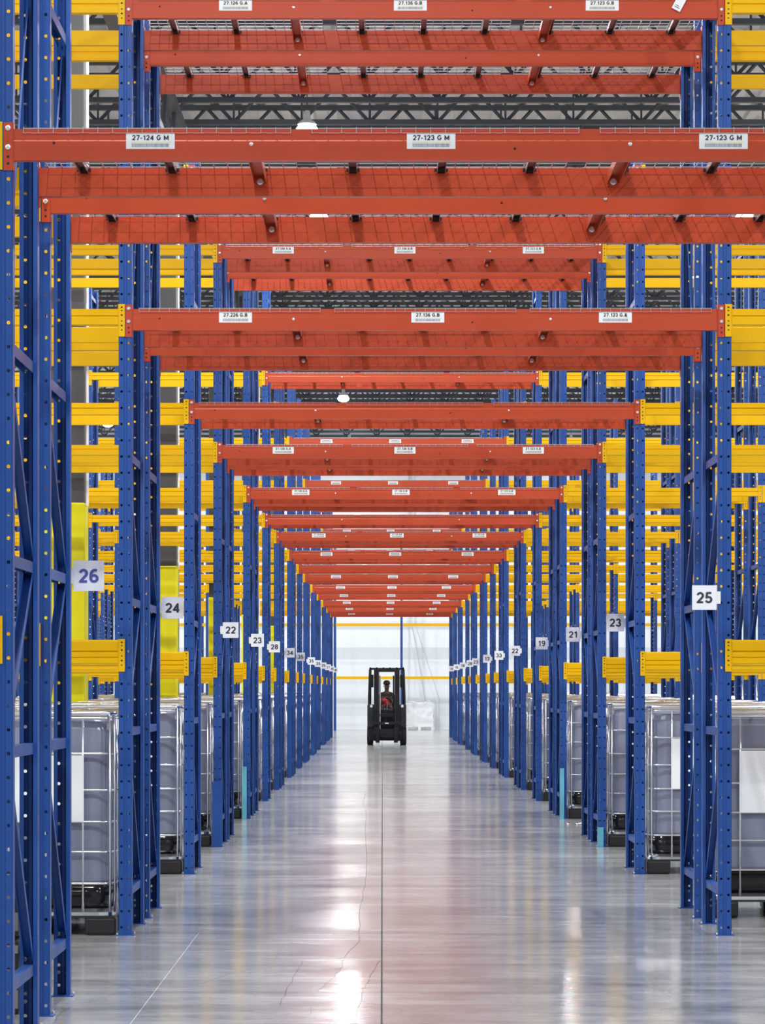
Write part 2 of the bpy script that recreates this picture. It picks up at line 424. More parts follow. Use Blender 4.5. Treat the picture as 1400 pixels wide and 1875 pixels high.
def brace_d(z0, z1, flip, thin=False):
    ya, yb = (.055, RD-.055) if not flip else (RD-.055, .055)
    a = Vector((0, ya, z0)); c = Vector((0, yb, z1)); d = c-a; L = d.length; d.normalize()
    up = Vector((1, 0, 0)); n = d.cross(up)
    mx = Matrix((( up.x, d.x, n.x, a.x), (up.y, d.y, n.y, a.y), (up.z, d.z, n.z, a.z), (0, 0, 0, 1)))
    b = MB(); x = .022
    if thin: b.box(-.004, .004, 0, L, -.004, .004, M['blue'], mx); return b
    b.box(-x, x, 0, L, -.002, .002, M['blue'], mx); b.box(-x, -x+.003, 0, L, -.032, 0, M['blue'], mx); b.box(x-.003, x, 0, L, -.032, 0, M['blue'], mx)
    return b
def bolts_mb(zs, y, sgn):
    b = MB()
    for z in zs:
        for x in (-.0235, .0235):
            b.lathe([(.0105, 0), (.0105, .005), (.006, .0075)] if sgn > 0 else [(.0105, 0), (.0105, -.005), (.006, -.0075)], (x, y, z), M['zinc'], 10, 'y')
    return b
def make_frame(h, detail):
    r = empty('upright_frame')
    for s, y in ((1, 0.0), (-1, RD)):
        p = post_mb(h, s).build('post', r, (0, y, 0))
        footplate_mb(s).build('foot_plate', p)
        if detail:
            bolts_mb((.42, .32, .12), .0035 if s > 0 else -.0035, s).build('bolts', p)
    zs = [.30, 1.34, 2.19, 3.13, 4.98, h-.15]
    segs = []
    for i in range(len(zs)-1): segs.append((zs[i]+.04, zs[i+1]-.05, i % 2 == 0, i > 2))
    if detail:
        for z in zs: brace_h(z).build('horizontal_brace', r)
        for a in segs: brace_d(*a).build('diagonal_brace', r)
    else:
        b = MB()
        for q in [brace_h(z) for z in zs]+[brace_d(*a) for a in segs]:
            k = len(b.v); b.v += q.v; b.f += [tuple(k+i for i in f) for f in q.f]; b.mi += q.mi; b.mats = q.mats
        b.build('bracing', r)
    learn(r); return r
H_LOW, H_HIGH = 6.32, 7.35
frames = {(H_LOW, True): make_frame(H_LOW, True), (H_HIGH, True): make_frame(H_HIGH, True), (H_HIGH, False): make_frame(H_HIGH, False)}

BH = .137; YH = .104; Y0H = .155
def orange_prof(back):          # (y,z) with a ledge on the inner top edge and a crease on the outer face
    p = [(0, 0), (0, .083), (.003, .088), (.003, BH), (.030, BH), (.030, BH-.030), (.050, BH-.030), (.050, 0)]
    return p if not back else [(RD-y, z) for y, z in p][::-1]
def yellow_prof(h, back):
    if h < .13: p = [(0, .004), (.0, .046), (.008, .052), (.008, .058), (.0, .064), (0, h), (.030, h), (.05, h-.004), (.05, 0), (.004, 0)]
    else: p = [(0, .004), (0, .035), (.008, .04), (.0, .046), (0, .07), (.010, .078), (0, .086), (0, h-.012), (.004, h), (.05, h), (.05, 0), (.004, 0)]
    return p if not back else [(RD-y, z) for y, z in p][::-1]
def connector(L_edge, out, y, z0, h, col, frac, detail, face, parent):
    """angle plate bolted to the outer face of the post; L_edge = x of post's clear edge, out = -1/+1 away from the beam"""
    b = MB(); t = .004; w = PW*frac
    ya, yb = (y-t-.001, y-.001) if face < 0 else (y+.001, y+t+.001)
    xa, xb = sorted((L_edge, L_edge+out*w))
    b.box(xa, xb, ya, yb, z0, z0+h, col)
    xa2, xb2 = sorted((L_edge-out*.001, L_edge-out*t)); yi = (ya, y+.045) if face < 0 else (y-.045, yb)
    b.box(xa2, xb2, yi[0], yi[1], z0, z0+h, col)
    cx = L_edge+out*w*.5; yf = ya-.0006 if face < 0 else yb+.0006
    if detail == 2:             # slots of the yellow connector
        for q in (.2, .34, .48, .66, .8, .9):
            rr = .006 if int(q*100) % 4 else .0045
            b.box(cx-rr, cx+rr, min(yf, ya), max(yf, yb), z0+h*q-rr*.8, z0+h*q+rr*.8, M['dark'])
    o = b.build('connector', parent)
    if detail == 1:
        for q in (.88, .48):
            c = MB(); s = -1 if face < 0 else 1
            c.lathe([(.0115, 0), (.0115, s*.005), (.007, s*.009)], (cx, yf, z0+h*q), M['zinc'], 12, 'y'); c.build('bolt', o, smooth=False)
        c = MB()
        for q in (.28, .14): c.box(cx-.005, cx+.005, min(yf, ya), max(yf, yb), z0+h*q-.005, z0+h*q+.005, M['dark'])
        c.build('slot', o)
    return o

CW = RIN-LIN
def orange_beam(back, detail):
    r = empty('load_beam')
    b = MB(); b.extrude_x(orange_prof(back), .004, CW-.004, M['orange'])
    b.build('beam', r)
    y, f = (0, -1) if not back else (RD, 1)
    connector(0, -1, y, -.045, .21, M['orange'], .47, 1 if detail else 0, f, r)
    connector(CW, 1, y, -.045, .21, M['orange'], .47, 1 if detail else 0, f, r)
    if detail and not back:
        b = MB()
        for x, dz in ((1.045, .07), (2.705, .07)):
            b.lathe([(.0085, -.001), (.0085, -.004), (.004, -.006)], (x, 0, dz), M['zinc'], 12, 'y')
        b.build('bolts', r)
        for hx, hz in ((.18, .075), (2.2, .05)):
            b = MB(); b.lathe([(.006, -.0008), (.001, -.001)], (hx, 0, hz), M['dark'], 10, 'y'); b.build('hole', r)
    learn(r); return r
OB = {(bk, dt): orange_beam(bk, dt) for bk in (False, True) for dt in (True, False)}
def yellow_beam(length, h, back, detail):
    r = empty('load_beam')
    b = MB(); b.extrude_x(yellow_prof(h, back), .004, length-.004, M['yellow']); b.build('beam', r)
    y, f = (0, -1) if not back else (RD, 1)
    z0 = -.05 if h > .13 else -.075
    connector(0, -1, y, z0, .21, M['yellow'], .47, 2 if detail else 0, f, r)
    connector(length, 1, y, z0, .21, M['yellow'], .47, 2 if detail else 0, f, r)
    learn(r); return r
YB = {}
for side, pitch in ((-1, LP), (1, RP)):
    for h in (YH, Y0H):
        for bk in (False, True):
            for dt in (True, False):
                YB[(side, h, bk, dt)] = yellow_beam(pitch-PW, h, bk, dt)

# sticker on a beam
def sticker(parent, x, s, detail, w=.213, h=.068, zc=.083):
    b = MB(); b.box(-w/2, w/2, -.0012, 0, -h/2, h/2, M['label']); o = b.build('label', parent, (x, -.0002, zc))
    if detail == 0: 
        b = MB(); b.box(-w*.38, w*.38, -.0018, -.0013, .006, .016, M['grey_ink']); b.box(-w*.38, w*.38, -.0018, -.0013, -.024, -.008, M['grey_ink']); b.build('print', o); return
    text('lettering', s, .0215, M['ink'], o, (0, -.0022, .0150), .195, 1.18)
    b = MB(); b.box(-w*.40, w*.42, -.0018, -.0013, -.0055, -.0035, M['labely']); b.build('underline', o)
    b = MB(); x = -w*.38; rnd = random.Random(hash(s) % 1000 if False else len(s)*7+ord(s[4]))
    while x < w*.38:
        bw = rnd.choice((.0012, .0018, .003)); b.box(x, x+bw, -.0018, -.0013, -.026, -.010, M['grey_ink']); x += bw+rnd.choice((.0012, .002))
    b.build('barcode', o)

# wire deck
DW = CW/3-.006
def deck(detail):
    r = empty('wire_deck')
    b = MB(); m = M['galv']; w = .0019; x = .02 if detail else .02; z = BH
    step = .065
    n = int((DW-.03)/step); x0 = (DW-n*step)/2
    for i in range(n+1):
        xx = x0+i*step
        b.box(xx-w, xx+w, -.004, RD+.004, z, z+.004, m)
        b.box(xx-.0013, xx+.0013, -.006, -.003, z-.018, z+.008, m)
    for i in range(11):
        yy = .02+i*.096
        b.box(x0-w, x0+n*step+w, yy-w, yy+w, z+.004, z+.008, m)
    b.box(x0-w, x0+n*step+w, -.007, -.004, z-.020, z-.018, m)
    b.build('mesh', r)
    for q in (.17, .5, .83):
        b = MB(); xx = DW*q; c = .020
        b.box(xx-c, xx+c, .031, RD-.031, z-.003, z-.0005, M['support'])
        b.box(xx-c, xx-c+.003, .031, RD-.031, z-.029, z-.003, M['support']); b.box(xx+c-.003, xx+c, .031, RD-.031, z-.029, z-.003, M['support'])
        b.box(xx-c-.012, xx+c+.012, RD-.075, RD-.052, z-.024, z-.010, M['black'])
        b.build('support_channel', r)
    learn(r); return r
DK = deck(True)
# cross tie under the deck with its bolted tab
def tie():
    r = empty('beam_tie')
    b = MB(); b.box(-.03, .03, .052, RD-.052, .098, .102, M['orange']); b.box(-.03, -.027, .052, RD-.052, .06, .098, M['orange']); b.box(.027, .03, .052, RD-.052, .06, .098, M['orange'])
    b.build('channel', r)
    p = MB(); p.box(-.028, .028, RD-.056, RD-.0505, .045, .1, M['orange']); q = p.build('tab', r)
    p = MB(); p.lathe([(.016, 0), (.016, -.004), (.011, -.005), (.011, -.012)], (0, RD-.0565, .068), M['zinc'], 12, 'y'); p.build('bolt', q)
    learn(r); return r
TIE = tie()

# ------------------------------------------------------------------ bulk container
def make_tote(lid):
    r = empty('bulk_container'); w, d, h = 1.15, 1.0, 1.46
    def rrect(hx, hy, rad, n=5):
        P = []
        for cx, cy, a0 in ((hx-rad, hy-rad, 0), (-hx+rad, hy-rad, PI/2), (-hx+rad, -hy+rad, PI), (hx-rad, -hy+rad, 1.5*PI)):
            for i in range(n+1):
                a = a0+PI/2*i/n; P.append((cx+rad*math.cos(a), cy+rad*math.sin(a)))
        return P
    def loft(levels, m, name, parent):
        b = MB(); i = b._m(m); n = None
        for z, hx, hy, rad in levels:
            P = rrect(hx, hy, rad); n = len(P); b.v += [(x, y+.5, z) for x, y in P]
        for a in range(len(levels)-1):
            for j in range(n): b.f.append((a*n+j, a*n+(j+1) % n, (a+1)*n+(j+1) % n, (a+1)*n+j)); b.mi.append(i)
        b.f.append(tuple(range(n-1, -1, -1))); b.mi.append(i); e = (len(levels)-1)*n
        b.f.append(tuple(e+j for j in range(n))); b.mi.append(i)
        return b.build(name, parent, smooth=False)
    bx, by = w/2-.035, d/2-.035
    bo = loft([(.335, bx, by, .12), (.36, bx, by, .12), (.52, bx-.004, by-.004, .12), (1.33, bx-.004, by-.004, .12), (1.385, bx-.02, by-.02, .12), (1.41, bx-.06, by-.06, .12)], M['bottle'], 'bottle', r)
    for p in bo.data.polygons: p.use_smooth = abs(p.normal.z) < .3
    sk = loft([(.17, bx-.03, by-.03, .1), (.22, bx-.008, by-.008, .12), (.335, bx-.004, by-.004, .12)], M['skirt'], 'bottom_skirt', r)
    for p in sk.data.polygons: p.use_smooth = abs(p.normal.z) < .5
    b = MB(); b.lathe([(.10, 0), (.10, .035), (.09, .042)], (0, .5, 1.41), M['red'] if lid else M['black'], 18); b.build('lid', r, smooth=False)
    cg = MB(); hx, hy = w/2-.012, d/2-.012
    for z in (.335, .54, .735, .94, 1.176):
        P = [(x, y+.5, z) for x, y in rrect(hx, hy, .10, 4)]; P.append(P[0]); cg.tube(P, .008, M['tube'], 8, False)
    for x in (-.535, -.36, -.12, .12, .36, .535):
        for y in (-hy, hy): cg.tube([(x, y+.5, .15), (x, y+.5, 1.43)], .008, M['tube'], 8)
    for y in (-.45, -.3, -.1, .1, .3, .45):
        for x in (-hx, hx): cg.tube([(x, y+.5, .15), (x, y+.5, 1.43)], .008, M['tube'], 8)
    cg.build('cage', r, smooth=True)
    rim = MB()
    for z, rr in ((1.435, .018), (1.405, .010)):
        P = [(x, y+.5, z) for x, y in rrect(hx, hy, .10, 4)]; P.append(P[0]); rim.tube(P, rr, M['tube'], 8, False)
    for x in (-.25, .25): rim.tube([(x, .02, 1.445), (x, .98, 1.445)], .012, M['tube'], 8)
    rim.build('top_rim', r, smooth=True)
    loft([(.125, hx, hy, .10), (.15, hx, hy, .1), (.172, hx-.03, hy-.03, .1)], M['tube'], 'tray', r)
    p = MB()
    p.box(-.365, .365, .004, .006+.004, .735, 1.165, M['plate']); p.build('front_plate', r)
    pal = r
    for cx in (-.47, 0, .47):
        for cy in (.11, .5, .89):
            f = MB(); f.box(cx-.10, cx+.10, cy-.10, cy+.10, 0, .122, M['black']); f.build('pallet_foot', pal, bevel=.02)
    b = MB(); b.box(-w/2+.01, w/2-.01, .01, .99, .112, .127, M['black']); b.build('pallet_deck', r)
    v = MB(); v.lathe([(.045, 0), (.045, -.05), (.03, -.06)], (0, .045, .25), M['skirt'], 12, 'y'); v.build('valve', r)
    learn(r); return r
TOTE = make_tote(False); TOTE_RED = make_tote(True)

# ------------------------------------------------------------------ set out the racks
def row_word(i, rk, dbl):
    return f'{ORD[i]} row' + ((', front rack' if rk == 0 else ', back rack') if dbl == 2 else '')
SD = {-1: 'left', 1: 'right'}; NTH = ['first', 'second', 'third', 'fourth', 'fifth', 'sixth']
TIER = ['low', 'middle', 'top']
yellow_jobs = []
L1 = {0: ['27-124 G M', '27-123 G M', '27-123 G M'], 1: ['27.226 G.B', '27.136 G.B', '27.123 G.&']}
for i, (d, dbl) in enumerate(ROWS):
    for rk in range(dbl):
        y = d+1.44*rk; rw = row_word(i, rk, dbl)
        for side in (-1, 1):
            for k in range(6):
                x = line_x(side, k)
                if not in_view(x, y+RD, .55 if k else 1.2): continue
                key = (H_LOW if i <= 3 else H_HIGH, y < 46)
                if i <= 3: key = (H_LOW, True)
                place(frames[key], (x, y, 0), f'blue perforated upright frame, {NTH[k]} line {SD[side]} of the aisle, {rw}', 'rack frame', 'blue upright frames')
                x2 = line_x(side, k+1)
                bx = (x2+PW/2) if side < 0 else (x+PW/2)
                if not in_view(x+side*PW/2, y+RD, .3): continue
                for lv, z in ((0, None), (1, Z1), (2, Z2)):
                    for bk in (False, True):
                        h = Y0H if lv == 0 else YH
                        zz = 1.912-Y0H if lv == 0 else z+BH-YH
                        sy = 1260-(zz-1.6)*F/(y+bk)
                        if sy < -60: continue
                        vis = max(0, min(700*(y)/F, abs(x)+2.4)-abs(x))*h/(y*y)*(1 if k == 0 else .45)*(.45 if bk or rk else 1)
                        yellow_jobs.append((vis, side, h, bk, y < 48, (bx, y, zz),
                            f'yellow beam, {TIER[lv]} tier, {NTH[k]} bay {SD[side]} of aisle, {rw}, {"rear" if bk else "front"} side'))
        dt = y < 48
        for lv, z in ((1, Z1), (2, Z2)):
            if 1260-(z-1.6)*F/(y+RD) < -40: continue
            for bk in (False, True):
                lab = (not bk and rk == 0 and (dbl == 2 or i in (11, 14)))
                proto = OB[(bk, dt)]
                o = place(proto, (LIN, y, z), f'orange beam {"with barcode labels" if lab else "spanning the aisle"}, {TIER[lv]} tier, {rw}, {"rear" if bk else "front"} side', 'rack beam', 'orange beams across the aisle')
                if lab:
                    names = L1.get(i) if (lv == 1 and i in L1) else ['27.126 G.A', '27.136 G.B', '27.123 G.B']
                    xs = {0: (-1.017, .213, 1.494), 1: (-.95, .293, 1.505)}.get(i, (-1.0, .226, 1.52))
                    if i == 1 and lv == 2: xs = (-.95, .18, 1.42)
                    for sx, s in zip(xs, names): sticker(o, sx-LIN, s, 1 if y < 48 else 0)
                    if i == 1 and lv == 2:
                        mx = Matrix.Translation((1.92-LIN, -.009, .10)) @ Matrix.Rotation(math.radians(28), 4, 'Y')
                        b = MB(); b.box(-.03, .03, -.002, 0, -.055, .045, M['label'], mx); t = b.build('paper_tag', o); t['label'] = 'tilted white paper tag'
                        b = MB(); b.box(-.018, .018, -.003, -.0021, -.04, -.034, M['grey_ink'], mx); b.box(-.018, .01, -.003, -.0021, -.028, -.023, M['grey_ink'], mx); b.build('print', t)
            for q in range(3):
                place(DK, (LIN+.004+q*CW/3, y, z), f'galvanised wire deck, {["left", "middle", "right"][q]} panel over the aisle, {TIER[lv]} tier, {rw}', 'wire deck', 'wire decks over the aisle')
            for q, tx in enumerate((-.575, 1.085)):
                place(TIE, (tx, y, z), f'orange cross tie under the wire decks, {["left", "right"][q]} one, {TIER[lv]} tier, {rw}', 'cross tie', 'orange cross ties under the decks')
        # containers on the floor
        for side in (-1, 1):
            for k in range(2):
                for q in range(2):
                    if i == 0: continue
                    if side > 0 and i == 1 and rk == 0: continue
                    x = line_x(side, k)+side*(PW/2+.022+.57+q*1.165)
                    if not in_view(abs(x)-.57, y+RD, .15): continue
                    pr = TOTE_RED if (side < 0 and i == 2 and q == 0 and k == 0) else TOTE
                    place(pr, (x, y+.002, 0), 'caged grey container with a red lid, left of the aisle, third row' if pr is TOTE_RED else f'caged grey liquid container on black pallet, {["first", "second", "third", "fourth"][k*2+q]} {SD[side]} of aisle, {rw}', 'liquid container', 'caged containers under the racks')
# the rack against the back wall
for k in range(9):
    x = .72-2.52*(k-4)
    place(frames[(H_HIGH, False)], (x, 111.2, 0), f'blue upright frame of the rack before the white back wall, {NTH[k] if k < 6 else ORD[k]} from the right', 'rack frame', 'blue upright frames')
    if k:
        for lv, zz in ((0, 1.93), (1, Z1+.02), (2, Z2)):
            o = MB(); o.box(x+PW/2+.003, x+2.52-PW/2-.003, 111.2, 111.25, zz, zz+.11, M['yellow'])
            ob = o.build('load_beam'); tag(ob, f'thin yellow beam by the white back wall, {TIER[lv]} tier, {NTH[k] if k < 6 else ORD[k]} bay from right', 'rack beam', 'yellow beams at the back wall')
yellow_jobs.sort(key=lambda j: -j[0])
print('yellow', len(yellow_jobs))
for vis, side, h, bk, dt, loc, lab in yellow_jobs[:270]:
    place(YB[(side, h, bk, dt)], loc, lab, 'rack beam', 'yellow load beams beside the aisle')
b = MB()
for vis, side, h, bk, dt, loc, lab in yellow_jobs[270:]:
    me = YB[(side, h, bk, False)]
    for ch in KIDS[me.name]:
        k = len(b.v); b._m(M['yellow'])
        b.v += [(v.co.x+loc[0], v.co.y+loc[1], v.co.z+loc[2]) for v in ch.data.vertices]
        for p in ch.data.polygons: b.f.append(tuple(k+a for a in p.vertices)); b.mi.append(0)
if b.f:
    tag(b.build('distant_load_beams'), 'the remaining small yellow load beams in the far rack rows on both sides', 'rack beams', None, 'stuff')

# ------------------------------------------------------------------ number signs hanging into the aisle
def number_sign(num, side, d, ink='ink', zc=2.185, note='', inset=0.0):
    """side -1: fixed on the left posts, reaching right"""
    r = empty('number_sign', (LIN if side < 0 else RIN, d-.012, zc)); s = -side
    b = MB(); x0 = .012*s+inset*s; xs = sorted((x0, x0+.158*s)); b.box(xs[0], xs[1], -.002, 0, -.079, .079, M['sign']); p = b.build('sign_plate', r)
    b = MB(); xs = sorted((-.014*s+inset*s, .014*s+inset*s)); b.box(xs[0], xs[1], 0, .004, -.04, .04, M['white']); b.build('bracket', r)
    text('digits', num, .070, M[ink], p, (x0+.079*s, -.0035, 0), .19, 1.12)
    tag(r, note, 'number sign', 'square number signs along the aisle')
sg = [(15.37, '26', 'blue_ink', 'square white sign reading 26 in blue, nearest on the left posts'),
      (21.5, '24', 'ink', 'square white sign reading 24 on the left posts'),
      (29.73, '22', 'ink', 'square white sign reading 22 on the left posts'),
      (36.1, '23', 'ink', 'square white sign reading 23, fourth on the left posts'),
      (41.76, '28', 'ink', 'square white sign reading 28 on the left posts'),
      (48.74, '34', 'ink', 'square white sign reading 34 on the left posts'),
      (55.14, '35', 'ink', 'square white sign reading 35, seventh on the left posts'),
      (63.4, '35', 'ink', 'square white sign reading 35, eighth on the left posts'),
      (70.2, '35', 'ink', 'square white sign, ninth on the left posts, reading 35'),
      (76.4, '39', 'ink', 'small white sign, tenth on the left posts'),
      (82.8, '37', 'ink', 'small white sign, eleventh on the left posts'),
      (89.0, '36', 'ink', 'small white sign, twelfth on the left posts'),
      (95.1, '38', 'ink', 'small white sign, farthest on the left posts')]
for dd, s, ink, note in sg: number_sign(s, -1, dd, ink, note=note)
sg = [(19.07, '25', 'ink', 'square white sign reading 25, nearest on the right posts'),
      (26.36, '23', 'ink', 'square white sign reading 23, second on the right posts'),
      (32.18, '21', 'ink', 'square white sign reading 21 on the right posts'),
      (38.55, '19', 'ink', 'square white sign reading 19 on the right posts'),
      (46.3, '22', 'ink', 'square white sign reading 22 on the right posts'),
      (52.7, '33', 'ink', 'square white sign reading 33 on the right posts'),
      (58.7, '13', 'ink', 'square white sign reading 13 on the right posts'),
      (65.84, '23', 'ink', 'small white sign reading 23, eighth on the right posts'),
      (70.2, '28', 'ink', 'small white sign reading 28 on the right posts'),
      (76.4, '18', 'ink', 'small white sign, tenth on the right posts'),
      (82.8, '16', 'ink', 'small white sign, eleventh on the right posts'),
      (89.0, '10', 'ink', 'small white sign, farthest on the right posts')]
for dd, s, ink, note in sg: number_sign(s, 1, dd, ink, note=note)

# ------------------------------------------------------------------ post guards
def guard(x, y, h, w, m, label):
    b = MB(); t = .008
    b.box(x-w/2, x+w/2, y-.02-t, y-.02, 0, h, m); b.box(x-w/2, x-w/2+t, y-.02, y+.02, 0, h, m); b.box(x+w/2-t, x+w/2, y-.02, y+.02, 0, h, m)
    tag(b.build('post_guard', bevel=.002), label, 'post guard', 'guards at the feet of the posts')
guard(line_x(-1, 0), 29.69, .66, .105, M['blue'], 'blue guard at the foot of the left post of the fourth rack row')
guard(line_x(-1, 0)-.025, 36.06, .64, .055, M['teal'], 'pale teal guard strip at the left post foot, fifth rack row')
guard(line_x(1, 0)-.02, 36.06, .62, .05, M['teal'], 'tall pale teal guard strip at a right post foot, fifth rack row')
guard(line_x(1, 0)-.02, 29.69, .2, .06, M['teal'], 'short pale teal guard at a right post foot, fourth rack row')

# ------------------------------------------------------------------ building columns
for i, (cy, cx) in enumerate([(32.40, -3.28), (49.2, -3.44), (66.1, -3.44), (81.6, -3.44), (96.5, -3.44)]):
    r = empty('steel_column', (cx-.225, cy, 0)); w = .225
    b = MB(); b.box(-w, w, 0, .4, 0, ROOF-1.95, M['column']); b.build('shaft', r, bevel=.01)
    b = MB(); b.box(-w-.01, w+.01, -.012, .412, 0, 3.64, M['guard_yellow']); b.build('yellow_sleeve', r, bevel=.02)
    tag(r, f'square grey column with a tall yellow sleeve, {ORD[i]} of the line left of the aisle', 'column', 'columns left of the aisle')
    b = MB(); b.tube([(0, 0, 3.6), (0, 0, ROOF-1.95)], .018, M['white'], 10)
    p = b.build('conduit_pipe', loc=(cx+.032, cy+.05, 0)); tag(p, f'thin white pipe running up the {ORD[i]} column left of the aisle', 'pipe', 'white pipes on the columns')

# ------------------------------------------------------------------ black equipment between the left foreground posts
for i, (z0, h) in enumerate(((0, .37), (.38, .34))):
    r = empty('equipment_case', (-2.06, 14.45, z0))
    b = MB(); b.box(-.28, .28, 0, .5, 0, h, M['black']); b.build('case', r, bevel=.015)
    b = MB(); b.box(-.26, .275, -.006, 0, .03, .12, M['grey_ink']); b.box(-.26, .275, -.006, 0, h-.07, h-.03, M['grey_ink']); b.build('front_band', r)
    b = MB(); b.tube([(.2, -.002, .1), (.2, -.035, .12), (.2, -.035, h-.1), (.2, -.002, h-.08)], .012, M['galv'], 8); b.build('handle', r)
    b = MB(); b.box(-.03, .26, -.006, -.001, h*.45, h*.6, M['grey_paint']); b.build('panel', r)
    tag(r, f'black equipment case behind the nearest left posts, {["bottom", "top"][i]} of the two', 'case', 'black cases behind the left posts')

# ------------------------------------------------------------------ forklift
def forklift(x, y):
    r = empty('forklift', (x, y, 0)); K = M['truck']; G = M['truck_grey']
    w = .555
    b = MB(); b.box(-.50, .50, .35, 1.9, .13, .62, K); b.box(-.545, .545, .42, .66, .42, .86, K); b.box(-.53, .53, 1.55, 2.25, .3, 1.02, K); b.box(-.4, .4, 1.15, 1.56, .3, .74, K)
    b.build('chassis', r, bevel=.03)
    for s in (-1, 1):
        b = MB(); b.box(min(s*.36, s*.545), max(s*.36, s*.545), .30, .62, .50, 1.15, G); b.build('fender', r, bevel=.03)
        f = MB(); f.lathe([(.12, -.08), (.24, -.08), (.265, -.06), (.265, .06), (.24, .08), (.12, .08)], (s*.47, .62, .265), M['rubber'], 28, 'x'); wh = f.build('front_wheel', r, smooth=False)
        f = MB(); f.lathe([(.0, -.085), (.12, -.085), (.12, .085), (.0, .085)], (s*.47, .62, .265), M['grey_paint'], 18, 'x'); f.build('hub', wh)
        f = MB(); f.lathe([(.1, -.07), (.2, -.07), (.22, -.05), (.22, .05), (.2, .07), (.1, .07)], (s*.45, 1.9, .22), M['rubber'], 24, 'x'); f.build('rear_wheel', r)
        # mast rails: outer and inner
        f = MB(); xa, xb = sorted((s*.215, s*.36)); f.box(xa, xb, .06, .16, .12, 2.14, K); f.box(min(s*.225, s*.25), max(s*.225, s*.25), .02, .16, .12, 2.14, G); f.build('mast_rail', r, bevel=.006)
        f = MB(); f.tube([(s*.19, .1, .25), (s*.19, .1, 1.95)], .022, M['zinc'] if s < 0 else K, 10); f.build('lift_cylinder', r)
        # guard pillars
        f = MB(); f.tube([(s*.50, .42, .80), (s*.495, .50, 1.4), (s*.47, .66, 2.12)], .034, K, 8); f.build('front_pillar', r)
        f = MB(); f.tube([(s*.47, 1.75, 1.0), (s*.46, 1.70, 2.12)], .03, K, 8); f.build('rear_pillar', r)
        f = MB(); f.box(min(s*.37, s*.47), max(s*.37, s*.47), .46, .52, 1.62, 1.98, K); f.build('mirror', r, bevel=.01)
        f = MB(); f.lathe([(.035, 0), (.04, -.02), (.03, -.035)], (s*.43, .30, 1.09), M['plate'], 12, 'y'); f.build('headlight', r)
        f = MB(); f.box(min(s*.20, s*.31), max(s*.20, s*.31), -1.0, .03, .06, .095, K); f.box(min(s*.20, s*.31), max(s*.20, s*.31), -.03, .02, .06, .5, K)
        f.box(min(s*.20, s*.31), max(s*.20, s*.31), -1.002, -.99, .07, .09, M['plate']); f.build('fork', r, bevel=.004)
    b = MB()
    for z in (.16, .8, 2.05): b.box(-.34, .34, .08, .15, z, z+.09, K)
    b.build('mast_crossbar', r, bevel=.006)
    b = MB()
    for z in (.34, .62): b.box(-.42, .42, .0, .05, z-.04, z+.04, K)
    b.box(-.2, .2, .01, .04, .22, .46, K); b.build('fork_carriage', r, bevel=.006)
    t = text('data_plate', 'TRUCK', .05, M['label'], r, (0, -.003, .62)) if False else None
    b = MB(); b.box(-.05, .05, -.002, .0, .605, .63, M['plate']); b.build('badge', r)
    b = MB(); b.box(-.49, .49, .60, .70, 2.12, 2.17, K); b.box(-.48, .48, 1.68, 1.76, 2.12, 2.17, K)
    for s in (-.46, -.28, -.09, .09, .28, .46): b.box(s-.02, s+.02, .60, 1.76, 2.135, 2.185, K)
    b.build('overhead_guard', r, bevel=.006)
    b = MB(); b.tube([(-.02, .1, .3), (-.02, .1, 1.2)], .012, K, 6); b.build('lift_chain', r)
    b = MB(); b.box(-.24, .24, 1.12, 1.5, .74, .82, K); b.box(-.22, .22, 1.47, 1.58, .8, 1.35, K); b.build('seat', r, bevel=.04)
    b = MB(); R = .16; P = [(R*math.cos(a*PI/8), .88+.10*math.sin(a*PI/8)*.9, 1.22+.12*math.sin(a*PI/8)) for a in range(17)]; b.tube(P, .014, M['black'], 8, False); b.tube([(0, .88, 1.22), (0, .68, .95)], .025, M['black'], 8); b.build('steering_wheel', r)
    b = MB(); b.box(-.4, .4, .56, .68, .62, 1.02, K); b.build('dashboard', r, bevel=.04)
    tag(r, 'charcoal forklift truck with lowered forks far down the middle of the aisle', 'forklift')
forklift(.12, 82.3)

